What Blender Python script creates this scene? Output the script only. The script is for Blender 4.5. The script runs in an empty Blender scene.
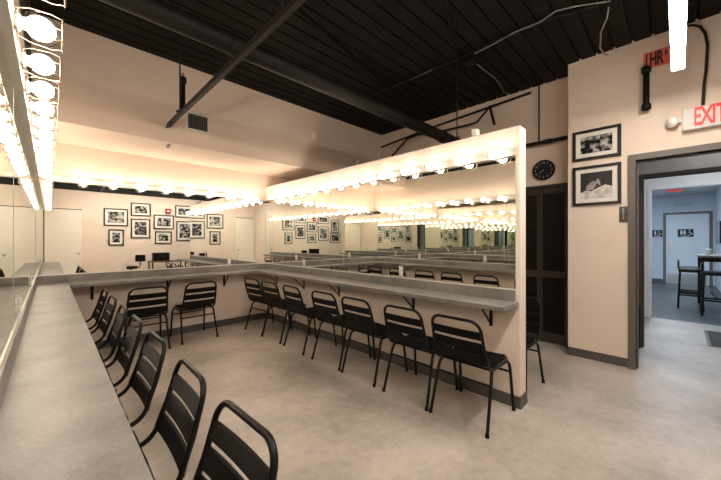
import bpy, math, random
from mathutils import Vector, Matrix
random.seed(7)
S = bpy.context.scene
COL = S.collection
PI = math.pi
R = math.radians

# ------------------------------------------------------------------ camera frame (for turning sight lines into places)
CAM_H = 1.35
YAW = R(44.68)
FWD = Vector((math.sin(YAW), math.cos(YAW), 0)); RGT = Vector((math.cos(YAW), -math.sin(YAW), 0))
FPX = 314.0
CAM = Vector((0, 0, CAM_H))
def ray(px, py):
    return FWD + RGT * ((px - 360.5) / FPX) + Vector((0, 0, (240 - py) / FPX))
def on_z(px, py, z):
    d = ray(px, py); return CAM + d * ((z - CAM_H) / d.z)
def on_x(px, py, x):
    d = ray(px, py); return CAM + d * (x / d.x)
def on_y(px, py, y):
    d = ray(px, py); return CAM + d * (y / d.y)

# ------------------------------------------------------------------ materials
def node_mat(name):
    m = bpy.data.materials.new(name); m.use_nodes = True
    return m, m.node_tree, m.node_tree.nodes['Principled BSDF']
def mat(name, col, rough=.5, metal=0., var=.0, scale=8., bump=0., bscale=60., spec=None, emit=None, estr=0.):
    m, nt, b = node_mat(name)
    b.inputs['Base Color'].default_value = (*col, 1)
    b.inputs['Roughness'].default_value = rough
    b.inputs['Metallic'].default_value = metal
    if spec is not None: b.inputs['Specular IOR Level'].default_value = spec
    if emit:
        b.inputs['Emission Color'].default_value = (*emit, 1); b.inputs['Emission Strength'].default_value = estr
    tc = nt.nodes.new('ShaderNodeTexCoord')
    if var > 0:
        n = nt.nodes.new('ShaderNodeTexNoise'); n.inputs['Scale'].default_value = scale; n.inputs['Detail'].default_value = 6
        r = nt.nodes.new('ShaderNodeValToRGB')
        r.color_ramp.elements[0].position = .3; r.color_ramp.elements[1].position = .7
        r.color_ramp.elements[0].color = (*[c * (1 - var) for c in col], 1)
        r.color_ramp.elements[1].color = (*[min(1, c * (1 + var)) for c in col], 1)
        nt.links.new(tc.outputs['Object'], n.inputs['Vector'])
        nt.links.new(n.outputs['Fac'], r.inputs['Fac']); nt.links.new(r.outputs['Color'], b.inputs['Base Color'])
    if bump > 0:
        n2 = nt.nodes.new('ShaderNodeTexNoise'); n2.inputs['Scale'].default_value = bscale
        bp = nt.nodes.new('ShaderNodeBump'); bp.inputs['Strength'].default_value = bump; bp.inputs['Distance'].default_value = .004
        nt.links.new(tc.outputs['Object'], n2.inputs['Vector'])
        nt.links.new(n2.outputs['Fac'], bp.inputs['Height']); nt.links.new(bp.outputs['Normal'], b.inputs['Normal'])
    return m
def emission(name, col, strength):
    m = bpy.data.materials.new(name); m.use_nodes = True
    nt = m.node_tree; nt.nodes.clear()
    e = nt.nodes.new('ShaderNodeEmission'); o = nt.nodes.new('ShaderNodeOutputMaterial')
    e.inputs['Color'].default_value = (*col, 1); e.inputs['Strength'].default_value = strength
    nt.links.new(e.outputs[0], o.inputs[0]); return m
def mirror_mat():
    m = bpy.data.materials.new('mirror silver'); m.use_nodes = True
    nt = m.node_tree; nt.nodes.clear()
    e = nt.nodes.new('ShaderNodeBsdfGlossy'); o = nt.nodes.new('ShaderNodeOutputMaterial')
    e.inputs['Color'].default_value = (.90, .915, .88, 1); e.inputs['Roughness'].default_value = 0.0
    nt.links.new(e.outputs[0], o.inputs[0]); return m
def clear_mat(name, tint=(1, 1, 1), gl=.12):
    m = bpy.data.materials.new(name); m.use_nodes = True
    nt = m.node_tree; nt.nodes.clear()
    t = nt.nodes.new('ShaderNodeBsdfTransparent'); t.inputs['Color'].default_value = (*tint, 1)
    g = nt.nodes.new('ShaderNodeBsdfGlossy'); g.inputs['Roughness'].default_value = .03
    f = nt.nodes.new('ShaderNodeLayerWeight'); f.inputs['Blend'].default_value = .12
    mx = nt.nodes.new('ShaderNodeMixShader'); o = nt.nodes.new('ShaderNodeOutputMaterial')
    nt.links.new(f.outputs['Fresnel'], mx.inputs[0]); nt.links.new(t.outputs[0], mx.inputs[1]); nt.links.new(g.outputs[0], mx.inputs[2])
    nt.links.new(mx.outputs[0], o.inputs[0]); return m
def globe_mat():
    m = bpy.data.materials.new('clear globe glass'); m.use_nodes = True
    nt = m.node_tree; nt.nodes.clear()
    t = nt.nodes.new('ShaderNodeBsdfTransparent'); g = nt.nodes.new('ShaderNodeBsdfGlossy'); g.inputs['Roughness'].default_value = .02
    w = nt.nodes.new('ShaderNodeLayerWeight'); w.inputs['Blend'].default_value = .5
    r = nt.nodes.new('ShaderNodeValToRGB')                 # thicker glass seen edge-on lets less light through
    r.color_ramp.elements[0].position = .55; r.color_ramp.elements[0].color = (1, 1, 1, 1)
    r.color_ramp.elements[1].position = .95; r.color_ramp.elements[1].color = (.45, .41, .36, 1)
    mx = nt.nodes.new('ShaderNodeMixShader'); mx.inputs[0].default_value = .05; o = nt.nodes.new('ShaderNodeOutputMaterial')
    nt.links.new(w.outputs['Facing'], r.inputs['Fac']); nt.links.new(r.outputs['Color'], t.inputs['Color'])
    nt.links.new(t.outputs[0], mx.inputs[1]); nt.links.new(g.outputs[0], mx.inputs[2]); nt.links.new(mx.outputs[0], o.inputs[0])
    return m
def floor_mat():
    m, nt, b = node_mat('polished concrete')
    tc = nt.nodes.new('ShaderNodeTexCoord')
    n1 = nt.nodes.new('ShaderNodeTexNoise'); n1.inputs['Scale'].default_value = 1.3; n1.inputs['Detail'].default_value = 5
    n2 = nt.nodes.new('ShaderNodeTexNoise'); n2.inputs['Scale'].default_value = 14; n2.inputs['Detail'].default_value = 8; n2.inputs['Roughness'].default_value = .7
    n3 = nt.nodes.new('ShaderNodeTexNoise'); n3.inputs['Scale'].default_value = 120; n3.inputs['Detail'].default_value = 3
    mx = nt.nodes.new('ShaderNodeMath'); mx.operation = 'MULTIPLY_ADD'; mx.inputs[1].default_value = .45
    mx2 = nt.nodes.new('ShaderNodeMath'); mx2.operation = 'MULTIPLY_ADD'; mx2.inputs[1].default_value = .22
    r = nt.nodes.new('ShaderNodeValToRGB')
    r.color_ramp.elements[0].position = .62; r.color_ramp.elements[1].position = 1.08
    r.color_ramp.elements[0].color = (.26, .225, .19, 1); r.color_ramp.elements[1].color = (.56, .50, .44, 1)
    for n in (n1, n2, n3): nt.links.new(tc.outputs['Object'], n.inputs['Vector'])
    nt.links.new(n2.outputs['Fac'], mx.inputs[0]); nt.links.new(n1.outputs['Fac'], mx.inputs[2])
    nt.links.new(n3.outputs['Fac'], mx2.inputs[0]); nt.links.new(mx.outputs[0], mx2.inputs[2])
    nt.links.new(mx2.outputs[0], r.inputs['Fac']); nt.links.new(r.outputs['Color'], b.inputs['Base Color'])
    b.inputs['Roughness'].default_value = .42
    rr = nt.nodes.new('ShaderNodeMapRange'); rr.inputs[3].default_value = .34; rr.inputs[4].default_value = .55
    nt.links.new(n2.outputs['Fac'], rr.inputs[0]); nt.links.new(rr.outputs[0], b.inputs['Roughness'])
    return m
def plank_mat():
    m, nt, b = node_mat('dark floor planks')
    tc = nt.nodes.new('ShaderNodeTexCoord')
    br = nt.nodes.new('ShaderNodeTexBrick'); br.inputs['Scale'].default_value = 1.0
    br.inputs['Brick Width'].default_value = 1.2; br.inputs['Row Height'].default_value = .6; br.inputs['Mortar Size'].default_value = .006
    br.inputs['Color1'].default_value = (.02, .021, .024, 1); br.inputs['Color2'].default_value = (.045, .047, .051, 1); br.inputs['Mortar'].default_value = (.12, .12, .125, 1)
    n = nt.nodes.new('ShaderNodeTexNoise'); n.inputs['Scale'].default_value = 6; n.inputs['Detail'].default_value = 8
    mx = nt.nodes.new('ShaderNodeMixRGB'); mx.blend_type = 'OVERLAY'; mx.inputs[0].default_value = .5
    nt.links.new(tc.outputs['Object'], br.inputs['Vector']); nt.links.new(tc.outputs['Object'], n.inputs['Vector'])
    nt.links.new(br.outputs['Color'], mx.inputs[1]); nt.links.new(n.outputs['Color'], mx.inputs[2]); nt.links.new(mx.outputs[0], b.inputs['Base Color'])
    b.inputs['Roughness'].default_value = .35
    return m
def laminate_mat():
    m, nt, b = node_mat('brushed grey laminate')
    tc = nt.nodes.new('ShaderNodeTexCoord')
    mp = nt.nodes.new('ShaderNodeMapping'); mp.inputs['Scale'].default_value = (1, 1, 1)
    n = nt.nodes.new('ShaderNodeTexNoise'); n.inputs['Scale'].default_value = 90; n.inputs['Detail'].default_value = 4
    n2 = nt.nodes.new('ShaderNodeTexNoise'); n2.inputs['Scale'].default_value = 5; n2.inputs['Detail'].default_value = 6
    ad = nt.nodes.new('ShaderNodeMath'); ad.operation = 'MULTIPLY_ADD'; ad.inputs[1].default_value = .5
    r = nt.nodes.new('ShaderNodeValToRGB')
    r.color_ramp.elements[0].position = .5; r.color_ramp.elements[1].position = 1.0
    r.color_ramp.elements[0].color = (.125, .119, .112, 1); r.color_ramp.elements[1].color = (.26, .248, .234, 1)
    nt.links.new(tc.outputs['Object'], mp.inputs['Vector'])
    nt.links.new(mp.outputs[0], n.inputs['Vector']); nt.links.new(tc.outputs['Object'], n2.inputs['Vector'])
    nt.links.new(n.outputs['Fac'], ad.inputs[0]); nt.links.new(n2.outputs['Fac'], ad.inputs[2])
    nt.links.new(ad.outputs[0], r.inputs['Fac']); nt.links.new(r.outputs['Color'], b.inputs['Base Color'])
    b.inputs['Roughness'].default_value = .38
    return m
def photo_mat(name, scale, seed, lo=.42, hi=.58, stretch=(1, 1, 1)):
    m, nt, b = node_mat(name)
    tc = nt.nodes.new('ShaderNodeTexCoord'); oi = nt.nodes.new('ShaderNodeObjectInfo')
    mp = nt.nodes.new('ShaderNodeMapping'); mp.inputs['Scale'].default_value = stretch; mp.inputs['Location'].default_value = (seed, seed * 1.7, seed * .6)
    n = nt.nodes.new('ShaderNodeTexNoise'); n.inputs['Scale'].default_value = scale; n.inputs['Detail'].default_value = 5; n.inputs['Distortion'].default_value = .8
    v = nt.nodes.new('ShaderNodeTexVoronoi'); v.inputs['Scale'].default_value = scale * 1.6
    mx = nt.nodes.new('ShaderNodeMath'); mx.operation = 'MULTIPLY_ADD'; mx.inputs[1].default_value = .35
    r = nt.nodes.new('ShaderNodeValToRGB')
    r.color_ramp.elements[0].position = lo + .20; r.color_ramp.elements[1].position = hi + .30
    r.color_ramp.elements[0].color = (.008, .008, .008, 1); r.color_ramp.elements[1].color = (.50, .48, .45, 1)
    nt.links.new(tc.outputs['Object'], mp.inputs[0])
    nt.links.new(mp.outputs[0], n.inputs['Vector']); nt.links.new(mp.outputs[0], v.inputs['Vector'])
    nt.links.new(v.outputs['Distance'], mx.inputs[0]); nt.links.new(n.outputs['Fac'], mx.inputs[2])
    nt.links.new(mx.outputs[0], r.inputs['Fac']); nt.links.new(r.outputs['Color'], b.inputs['Base Color'])
    b.inputs['Roughness'].default_value = .25
    return m

WARM = (1.0, .825, .655)
M = dict(
    wall=mat('beige wall paint', (.76, .635, .53), .75, var=.03, scale=2, bump=.12, bscale=90),
    wallblack=mat('black upper wall paint', (.012, .012, .012), .8),
    cream=mat('pale partition paint', (.77, .67, .575), .7, var=.02, scale=3, bump=.1, bscale=90),
    deck=mat('black painted roof deck', (.0095, .0078, .0064), .7, var=.25, scale=3, spec=.12),
    pipeblack=mat('black painted pipe', (.009, .008, .007), .5, var=.1, scale=5, spec=.22),
    strut=mat('dark grey steel strut', (.017, .0145, .0125), .55, 0, spec=.25),
    black=mat('black powder coated steel', (.007, .0065, .0065), .36, 0, var=.1, scale=20, spec=.2),
    seat=mat('black ribbed vinyl strap', (.008, .0075, .0075), .5, var=.15, scale=30, spec=.10),
    wire=mat('bright steel wire', (.40, .34, .26), .35, .6),
    housing=mat('satin aluminium strip', (.62, .6, .54), .4, .6),
    socket=mat('white porcelain socket', (.8, .78, .72), .3),
    white=mat('white plastic', (.8, .78, .74), .4),
    mirror=mirror_mat(),
    greenedge=mat('pale green glass edge', (.50, .58, .50), .2),
    channel=mat('pale aluminium channel', (.75, .72, .66), .35, .5),
    globe=globe_mat(),
    plate=mat('pale outlet plate', (.60, .61, .56), .2),
    glow=emission('glowing bulb', WARM, 26.),
    led=emission('led tube diffuser', (1, .90, .80), 45.),
    hallled=emission('cool ceiling panel', (.92, .96, 1.0), 6.),
    farled=emission('blue white ceiling panel', (.74, .87, 1.0), 16.),
    floor=floor_mat(), plank=plank_mat(), lam=laminate_mat(),
    base=mat('charcoal rubber baseboard', (.085, .078, .072), .5),
    frame=mat('bronze grey door frame', (.12, .105, .092), .45),
    hallwall=mat('pale grey hall paint', (.50, .50, .50), .7),
    hallwhite=mat('white opening trim', (.84, .85, .86), .5),
    bluewall=mat('pale blue grey paint', (.50, .55, .61), .65),
    bluedoor=mat('pale grey door leaf', (.62, .66, .70), .4),
    steel=mat('brushed steel', (.5, .5, .5), .35, .9),
    doorwhite=mat('off white flat door', (.80, .75, .66), .5),
    louver=mat('black louvred door', (.042, .035, .029), .36, spec=.5),
    pframe=mat('black picture frame', (.010, .009, .008), .35),
    matboard=mat('white mat board', (.72, .69, .63), .6),
    red=mat('red alarm plastic', (.35, .02, .015), .35),
    exitred=mat('red exit letters', (.62, .014, .012), .4, emit=(1, .03, .02), estr=.12),
    signwhite=mat('white sign face', (.82, .80, .77), .4),
    signface=mat('dull white sign case', (.56, .545, .52), .5),
    orange=mat('orange warning label', (.80, .17, .12), .5),
    ink=mat('black ink', (.008, .008, .008), .6),
    whiteink=mat('white ink', (.75, .75, .72), .6),
    brownsign=mat('dark brown sign plate', (.055, .043, .034), .4),
    clock=mat('black clock face', (.012, .011, .011), .3),
    cable=mat('grey cable jacket', (.25, .23, .21), .5),
    mat_=mat('dark grey floor mat', (.04, .042, .045), .9, var=.3, scale=40),
    tabletop=mat('walnut brown table top', (.09, .065, .045), .4),
    ventdark=mat('dark duct interior', (.02, .018, .016), .8),
    void=mat('dull black paint', (.004, .0035, .003), .8, spec=.08),
    ventslat=mat('pale vent slat', (.16, .15, .14), .5),
    copper=mat('copper fitting', (.5, .22, .1), .35, .8),
)

# ------------------------------------------------------------------ mesh helper
class MB:
    def __init__(s): s.v = []; s.f = []; s.sm = []
    def add(s, vs, fs, smooth=False):
        o = len(s.v); s.v += [tuple(x) for x in vs]
        for f in fs: s.f.append(tuple(i + o for i in f)); s.sm.append(smooth)
        return s
    def box(s, x0, x1, y0, y1, z0, z1):
        x0, x1 = min(x0, x1), max(x0, x1); y0, y1 = min(y0, y1), max(y0, y1); z0, z1 = min(z0, z1), max(z0, z1)
        vs = [(x0,y0,z0),(x1,y0,z0),(x1,y1,z0),(x0,y1,z0),(x0,y0,z1),(x1,y0,z1),(x1,y1,z1),(x0,y1,z1)]
        return s.add(vs, [(0,3,2,1),(4,5,6,7),(0,1,5,4),(1,2,6,5),(2,3,7,6),(3,0,4,7)])
    def tube(s, pts, r, n=8, closed=False):
        pts = [Vector(p) for p in pts]; k = len(pts); rings = []
        up = None
        for i in range(k):
            a = pts[i - 1] if (i > 0 or closed) else pts[i]
            b = pts[(i + 1) % k] if (i < k - 1 or closed) else pts[i]
            t = (b - a).normalized()
            if up is None:
                ref = Vector((0, 0, 1)) if abs(t.z) < .9 else Vector((1, 0, 0))
                up = (ref - t * ref.dot(t)).normalized()
            else:
                up = (up - t * up.dot(t)).normalized()
            sd = t.cross(up)
            rr = r[i] if isinstance(r, (list, tuple)) else r
            rings.append([pts[i] + (up * math.cos(2*PI*j/n) + sd * math.sin(2*PI*j/n)) * rr for j in range(n)])
        vs = [v for rg in rings for v in rg]; fs = []
        for i in range(k if closed else k - 1):
            for j in range(n):
                a = i*n + j; b = i*n + (j+1) % n; c = ((i+1) % k)*n + (j+1) % n; d = ((i+1) % k)*n + j
                fs.append((a, d, c, b))
        s.add(vs, fs, True)
        if not closed:
            s.add(rings[0], [tuple(range(n))]); s.add(rings[-1], [tuple(reversed(range(n)))])
        return s
    def lathe(s, prof, origin, axis, n=24):
        """prof: (radius, height along axis)"""
        axis = Vector(axis).normalized(); o = Vector(origin)
        ref = Vector((0, 0, 1)) if abs(axis.z) < .9 else Vector((1, 0, 0))
        u = (ref - axis * ref.dot(axis)).normalized(); w = axis.cross(u)
        vs = []
        for r, h in prof:
            for j in range(n):
                a = 2*PI*j/n; vs.append(o + axis*h + (u*math.cos(a) + w*math.sin(a))*max(r, 1e-5))
        fs = []
        for i in range(len(prof) - 1):
            for j in range(n):
                fs.append((i*n+j, i*n+(j+1) % n, (i+1)*n+(j+1) % n, (i+1)*n+j))
        return s.add(vs, fs, True)
    def sphere(s, c, r, seg=20, rings=12):
        return s.lathe([(r*math.sin(PI*i/rings), -r*math.cos(PI*i/rings)) for i in range(rings+1)], c, (0, 0, 1), seg)
    def prism(s, poly, axis, a, b):
        """poly 2D extruded along axis ('x': poly=(y,z); 'y': (x,z); 'z': (x,y))"""
        def P(p, t): return (t, p[0], p[1]) if axis == 'x' else ((p[0], t, p[1]) if axis == 'y' else (p[0], p[1], t))
        n = len(poly); vs = [P(p, a) for p in poly] + [P(p, b) for p in poly]
        fs = [tuple(range(n)), tuple(reversed(range(n, 2*n)))] + [(i, i+n, (i+1) % n + n, (i+1) % n) for i in range(n)]
        return s.add(vs, fs)
    def build(s, name, m, parent=None, bevel=0., loc=None):
        me = bpy.data.meshes.new(name); me.from_pydata(s.v, [], s.f); me.validate()
        import bmesh
        bm = bmesh.new(); bm.from_mesh(me); bmesh.ops.recalc_face_normals(bm, faces=bm.faces); bm.to_mesh(me); bm.free()
        if len(me.polygons) == len(s.sm): me.polygons.foreach_set('use_smooth', s.sm)
        me.materials.append(m)
        o = bpy.data.objects.new(name, me); COL.objects.link(o)
        if parent: o.parent = parent
        if loc is not None: o.location = loc
        if bevel:
            b = o.modifiers.new('bevel', 'BEVEL'); b.width = bevel; b.segments = 2; b.limit_method = 'ANGLE'
        return o
def box(name, m, *c, parent=None, bevel=0.): return MB().box(*c).build(name, m, parent, bevel)
def struct(o, label=None):
    o['kind'] = 'structure'
    if label: o['label'] = label
    return o
def tag(o, label, cat, group=None):
    o['label'] = label; o['category'] = cat
    if group: o['group'] = group
    return o
def empty(name, loc=(0, 0, 0), rz=0):
    o = bpy.data.objects.new(name, None); COL.objects.link(o); o.location = loc; o.rotation_euler = (0, 0, rz); o.empty_display_size = .1
    return o
def copy_tree(o, parent=None):
    c = o.copy(); COL.objects.link(c); c.parent = parent
    for ch in list(o.children): copy_tree(ch, c)
    return c
def text(name, s, m, size, mtx, parent=None, depth=.0015, align='CENTER', sx=1., spacing=1., bold=0.):
    cu = bpy.data.curves.new(name, 'FONT'); cu.body = s; cu.size = size; cu.extrude = depth; cu.align_x = align; cu.align_y = 'CENTER'; cu.space_character = spacing; cu.offset = bold
    t = bpy.data.objects.new(name, cu); COL.objects.link(t)
    dg = bpy.context.evaluated_depsgraph_get()
    me = bpy.data.meshes.new_from_object(t.evaluated_get(dg)); bpy.data.objects.remove(t)
    me.transform(mtx @ Matrix.Diagonal((sx, 1, 1, 1))); me.materials.clear(); me.materials.append(m)
    o = bpy.data.objects.new(name, me); COL.objects.link(o)
    if parent: o.parent = parent
    return o
def facing_west(x, y, z, tilt=0):       # lettering on a wall that is looked at eastward
    m = Matrix(((0, 0, -1, x), (-1, 0, 0, y), (0, 1, 0, z), (0, 0, 0, 1)))
    return m @ Matrix.Rotation(tilt, 4, 'Z')

# ------------------------------------------------------------------ dimensions
XW, XP, XP2, XE, XR = -.12, 2.66, 2.80, 4.33, 4.64      # west wall, partition faces, east wall, recess wall
YN, YU, YS, YPE, YJ = 5.03, 4.10, -1.03, .885, .909     # north mirror wall, upper wall, south wall, partition end, recess jog
ZC, ZS, ZPT, ZB = 3.41, 2.47, 2.266, 2.65               # ceiling, soffit, partition top, where south/west turn black
ZCT, ZBS, TCT = .858, .945, .036                        # counter top, backsplash top, counter thickness

# ------------------------------------------------------------------ shell
struct(box('floor', M['floor'], XW-.2, 7.46, YS-.6, YN+.2, -.08, 0))
# roof deck with narrow flutes running east-west
d = MB(); prof = []; y = YS-.3
while y < YU+.2:
    prof += [(y, ZC), (y+.128, ZC), (y+.131, ZC+.022), (y+.149, ZC+.022)]; y += .152
vs = [(XW-.2, p[0], p[1]) for p in prof] + [(XR+.15, p[0], p[1]) for p in prof]; n = len(prof)
d.add(vs, [(i, i+1, i+1+n, i+n) for i in range(n-1)])
d.box(XW-.2, XR+.15, YS-.3, YU+.2, ZC+.05, ZC+.09)
struct(d.build('ceiling', M['deck']))
struct(box('wall_north', M['wall'], XW-.15, XR+.15, YN, YN+.12, 0, ZS))
struct(box('wall_soffit', M['wall'], XW-.15, XR+.15, YU, YN+.12, ZS, ZC+.06))
struct(box('wall_west', M['wall'], XW-.12, XW, YS-.1, YN, 0, ZB))
struct(box('wall_west_upper', M['wallblack'], XW-.12, XW, YS-.1, YU, ZB, ZC+.06))
sw = MB().box(.63, XR, YS-.1, YS, 0, ZB).box(XW, .63, YS-.1, YS, 2.16, ZB)
struct(sw.build('wall_south', M['wall']))
struct(box('wall_south_upper', M['wallblack'], XW, XR, YS-.1, YS, ZB, ZC+.06))
D0, D1, DZ = .307, -.70, 2.175                          # doorway in the east wall
ew = MB().box(XE, XE+.15, D0, YJ, 0, ZC+.06).box(XE, XE+.15, YS-.1, D1, 0, ZC+.06).box(XE, XE+.15, D1, D0, DZ, ZC+.06)
ew.box(XE+.15, XR+.12, YJ-.12, YJ, 0, ZC+.06)
struct(ew.build('wall_east', M['wall']))
DL0, DL1, DLZ = .98, 2.26, 2.05                         # louvred closet doors in the recess wall
rw = MB().box(XR, XR+.12, DL1, YN, 0, ZC+.06).box(XR, XR+.12, YJ, DL1, DLZ, ZC+.06)
struct(rw.build('wall_recess', M['wall']))
pt = struct(box('wall_partition', M['cream'], XP, XP2, YPE, YN, 0, ZPT, bevel=.004))
# baseboards
bh = .10
struct(box('baseboard_north', M['base'], XW, XP-.008, YN-.008, YN, 0, bh))
struct(box('baseboard_west', M['base'], XW, XW+.008, YS, YN-.008, 0, bh))
struct(MB().box(XP-.008, XP, YPE-.008, YN-.008, 0, bh).box(XP, XP2, YPE-.008, YPE, 0, bh).box(XP2, XP2+.008, YPE-.008, YN, 0, bh).build('baseboard_partition', M['base']))
struct(MB().box(XE-.008, XE, D0+.065, YJ, 0, bh).build('baseboard_east', M['base']))
struct(box('baseboard_south', M['base'], .70, XE, YS, YS+.008, 0, bh))
# pale sealant line along the floor under the baseboards
struct(MB().box(XP-.016, XP-.008, YPE-.016, YN-.02, 0, .004).box(XE-.016, XE-.008, D0+.065, YJ, 0, .004).build('trim_1', M['channel']))

# ------------------------------------------------------------------ doors of the room
do = struct(empty('door_1', (0, 0, 0)))
box('door_leaf', M['doorwhite'], XW+.02, .60, YS-.05, YS+.005, .01, 2.14, parent=do, bevel=.003)
box('door_jamb', M['wall'], .60, .63, YS-.06, YS+.008, 0, 2.17, parent=do)
MB().lathe([(0,0),(.02,0),(.02,.02),(.012,.025),(.012,.045),(.026,.055),(.028,.07),(.018,.082),(0,.084)], (.53, YS+.005, 1.0), (0,1,0), 16).build('door_knob', M['steel'], do)

lv = struct(empty('door_2', (XR, DL0, 0)))
lw = (DL1-DL0)/4
for k in range(4):
    a, b = k*lw+.002, (k+1)*lw-.002
    st = .032
    p = MB().box(.01, .045, a, a+st, .015, DLZ-.015).box(.01, .045, b-st, b, .015, DLZ-.015)
    p.box(.01, .045, a+st, b-st, .015, .13).box(.01, .045, a+st, b-st, DLZ-.09, DLZ-.015).box(.01, .045, a+st, b-st, .86, .94)
    pn = p.build('door_panel', M['louver'], lv)
    q = MB()
    for z0, z1 in ((.135, .855), (.945, DLZ-.095)):
        cnt = int((z1-z0)/.0275)
        for j in range(cnt):
            z = z0 + (j+.5)*(z1-z0)/cnt
            q.prism([(.012, z+.012), (.016, z+.014), (.043, z-.012), (.039, z-.014)], 'y', a+st-.002, b-st+.002)
    q.build('louver_slats', M['louver'], pn)
    if k in (1, 2):
        MB().lathe([(0,0),(.008,0),(.008,.012),(.016,.02),(.016,.028),(0,.034)], (.01, (b-st/2 if k == 1 else a+st/2), 1.0), (-1,0,0), 14).build('door_knob', M['steel'], pn)
box('closet_back', M['ventdark'], .11, .12, 0, DL1-DL0, 0, DLZ, parent=lv)
struct(MB().box(XR-.006, XR+.10, DL0, DL1, DLZ-.012, DLZ+.025).build('trim_2', M['louver']))

# east doorway frame
f = MB().box(XE-.02, XE+.17, D0, D0+.063, 0, DZ+.063).box(XE-.02, XE+.17, D1-.063, D1, 0, DZ+.063).box(XE-.02, XE+.17, D1, D0, DZ, DZ+.063)
f.box(XE+.05, XE+.09, D0-.016, D0, 0, DZ).box(XE+.05, XE+.09, D1, D0, DZ-.016, DZ)
struct(f.build('trim_3', M['frame'], bevel=.003))

# ------------------------------------------------------------------ vestibule, hall and far room beyond the doorway
X2, X3, X4 = 5.30, 7.40, 13.9
HN = .46
struct(MB().box(XE+.15, X2, HN, HN+.1, 0, 2.7).build('wall_vestibule', M['hallwall']))
struct(MB().box(XE+.15, X3, -1.35, -1.25, 0, 2.7).build('wall_hall_south', M['hallwall']))
struct(box('ceiling_hall', M['hallwall'], XE+.15, X3+.1, -1.35, HN+.1, 2.7, 2.76))
i0, i1, iz = .305, -.86, 2.125
struct(MB().box(X2, X2+.1, i0, HN, 0, 2.7).box(X2, X2+.1, -1.25, i1, 0, 2.7).box(X2, X2+.1, i1, i0, iz, 2.7).build('wall_inner', M['hallwall']))
g = MB().box(X2-.02, X2+.12, i0-.0, i0+.055, 0, iz+.045).box(X2-.02, X2+.12, i1-.055, i1, 0, iz+.045).box(X2-.02, X2+.12, i1, i0, iz, iz+.045)
struct(g.build('trim_4', M['louver'], bevel=.003))
struct(MB().box(X2+.1, X3, HN, HN+.1, 0, 2.7).build('wall_hall_north', M['hallwall']))
struct(MB().box(X3, X3+.12, .36, 1.6, 0, 2.75).box(X3, X3+.12, -1.6, -1.15, 0, 2.75).box(X3, X3+.12, -1.15, .36, 2.23, 2.75).build('wall_opening', M['hallwhite']))
struct(MB().box(X3-.02, X3+.14, .325, .375, 0, 2.26).box(X3-.02, X3+.14, -1.15, .325, 2.215, 2.26).build('trim_5', M['hallwhite'], bevel=.004))
struct(box('baseboard_hall', M['base'], X2+.12, X3-.02, HN-.01, HN, 0, bh))
struct(box('floor_far', M['plank'], 7.46, X4+.2, -1.7, 1.7, -.08, .0))
struct(box('wall_far', M['bluewall'], X4, X4+.1, -1.7, 1.7, 0, 2.8))
struct(box('wall_far_north', M['bluewall'], X3+.12, X4, 1.6, 1.7, 0, 2.8))
struct(box('wall_far_south', M['bluewall'], X3+.12, X4, -.87, -.77, 0, 2.8))
struct(box('ceiling_far', M['hallwall'], X3+.12, X4+.1, -1.7, 1.7, 2.72, 2.8))
struct(box('baseboard_far', M['base'], X4-.012, X4, .34, 1.6, 0, .11))
# restroom door
rd = struct(empty('door_3', (X4, 0, 0)))
r0, r1, rz = .336, -.72, 2.21
MB().box(-.03, .02, r0-.07, r0, 0, rz).box(-.03, .02, r1, r1+.07, 0, rz).box(-.03, .02, r1+.07, r0-.07, rz-.07, rz).build('door_frame', M['frame'], rd)
box('door_leaf', M['bluedoor'], -.015, .0, r1+.07, r0-.07, .01, rz-.07, parent=rd)
box('kick_plate', M['steel'], -.019, -.015, r1+.10, r0-.09, .02, .30, parent=rd)
box('push_plate', M['steel'], -.021, -.015, r0-.20, r0-.10, .93, 1.36, parent=rd)
def figure(mb, x, y, z, s, skirt):
    mb.lathe([(.0, 0), (.017*s, 0), (.017*s, .002), (0, .002)], (x, y, z+.062*s), (-1, 0, 0), 12)
    w = .03 if skirt else .02
    mb.prism([(y-.02*s, z+.04*s), (y+.02*s, z+.04*s), (y+w*s, z-.02*s), (y-w*s, z-.02*s)], 'x', x, x-.002)
    mb.prism([(y-.014*s, z-.02*s), (y-.003*s, z-.02*s), (y-.003*s, z-.07*s), (y-.014*s, z-.07*s)], 'x', x, x-.002)
    mb.prism([(y+.003*s, z-.02*s), (y+.014*s, z-.02*s), (y+.014*s, z-.07*s), (y+.003*s, z-.07*s)], 'x', x, x-.002)
def wheel(mb, x, y, z, s):
    mb.lathe([(0, 0), (.013*s, 0), (.013*s, .002), (0, .002)], (x, y+.005*s, z+.06*s), (-1, 0, 0), 12)
    mb.tube([(x-.001, y+.005*s, z+.045*s), (x-.001, y+.002*s, z), (x-.001, y-.03*s, z-.002*s), (x-.001, y-.045*s, z-.05*s)], .006*s, 6)
    mb.tube([(x-.001, y+.01*s+.032*s*math.cos(a), z-.03*s+.032*s*math.sin(a)) for a in [R(60+k*22) for k in range(14)]], .005*s, 6)
sg = tag(empty('restroom_sign', on_x(685.5, 233, X4-.022)), 'black restroom sign with two figures on the pale restroom door', 'sign')
box('sign_plate', M['ink'], 0, .005, -.17, .17, -.12, .12, parent=sg, bevel=.002)
q = MB(); figure(q, -.001, .09, .01, 1.1, False); figure(q, -.001, .02, .01, 1.1, True); wheel(q, -.001, -.09, .01, 1.2); q.box(-.002, 0, -.08, .08, -.105, -.09); q.build('pictogram', M['whiteink'], sg)
sg = tag(empty('restroom_sign', on_x(657.3, 233.5, X4-.006)), 'black wheelchair sign on the blue wall beside the restroom door frame', 'sign')
box('sign_plate', M['ink'], 0, .005, -.12, .12, -.11, .11, parent=sg, bevel=.002)
q = MB(); figure(q, -.001, .05, .01, 1.0, False); wheel(q, -.001, -.04, .01, 1.1); q.box(-.002, 0, -.07, .07, -.095, -.08); q.build('pictogram', M['whiteink'], sg)
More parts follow.
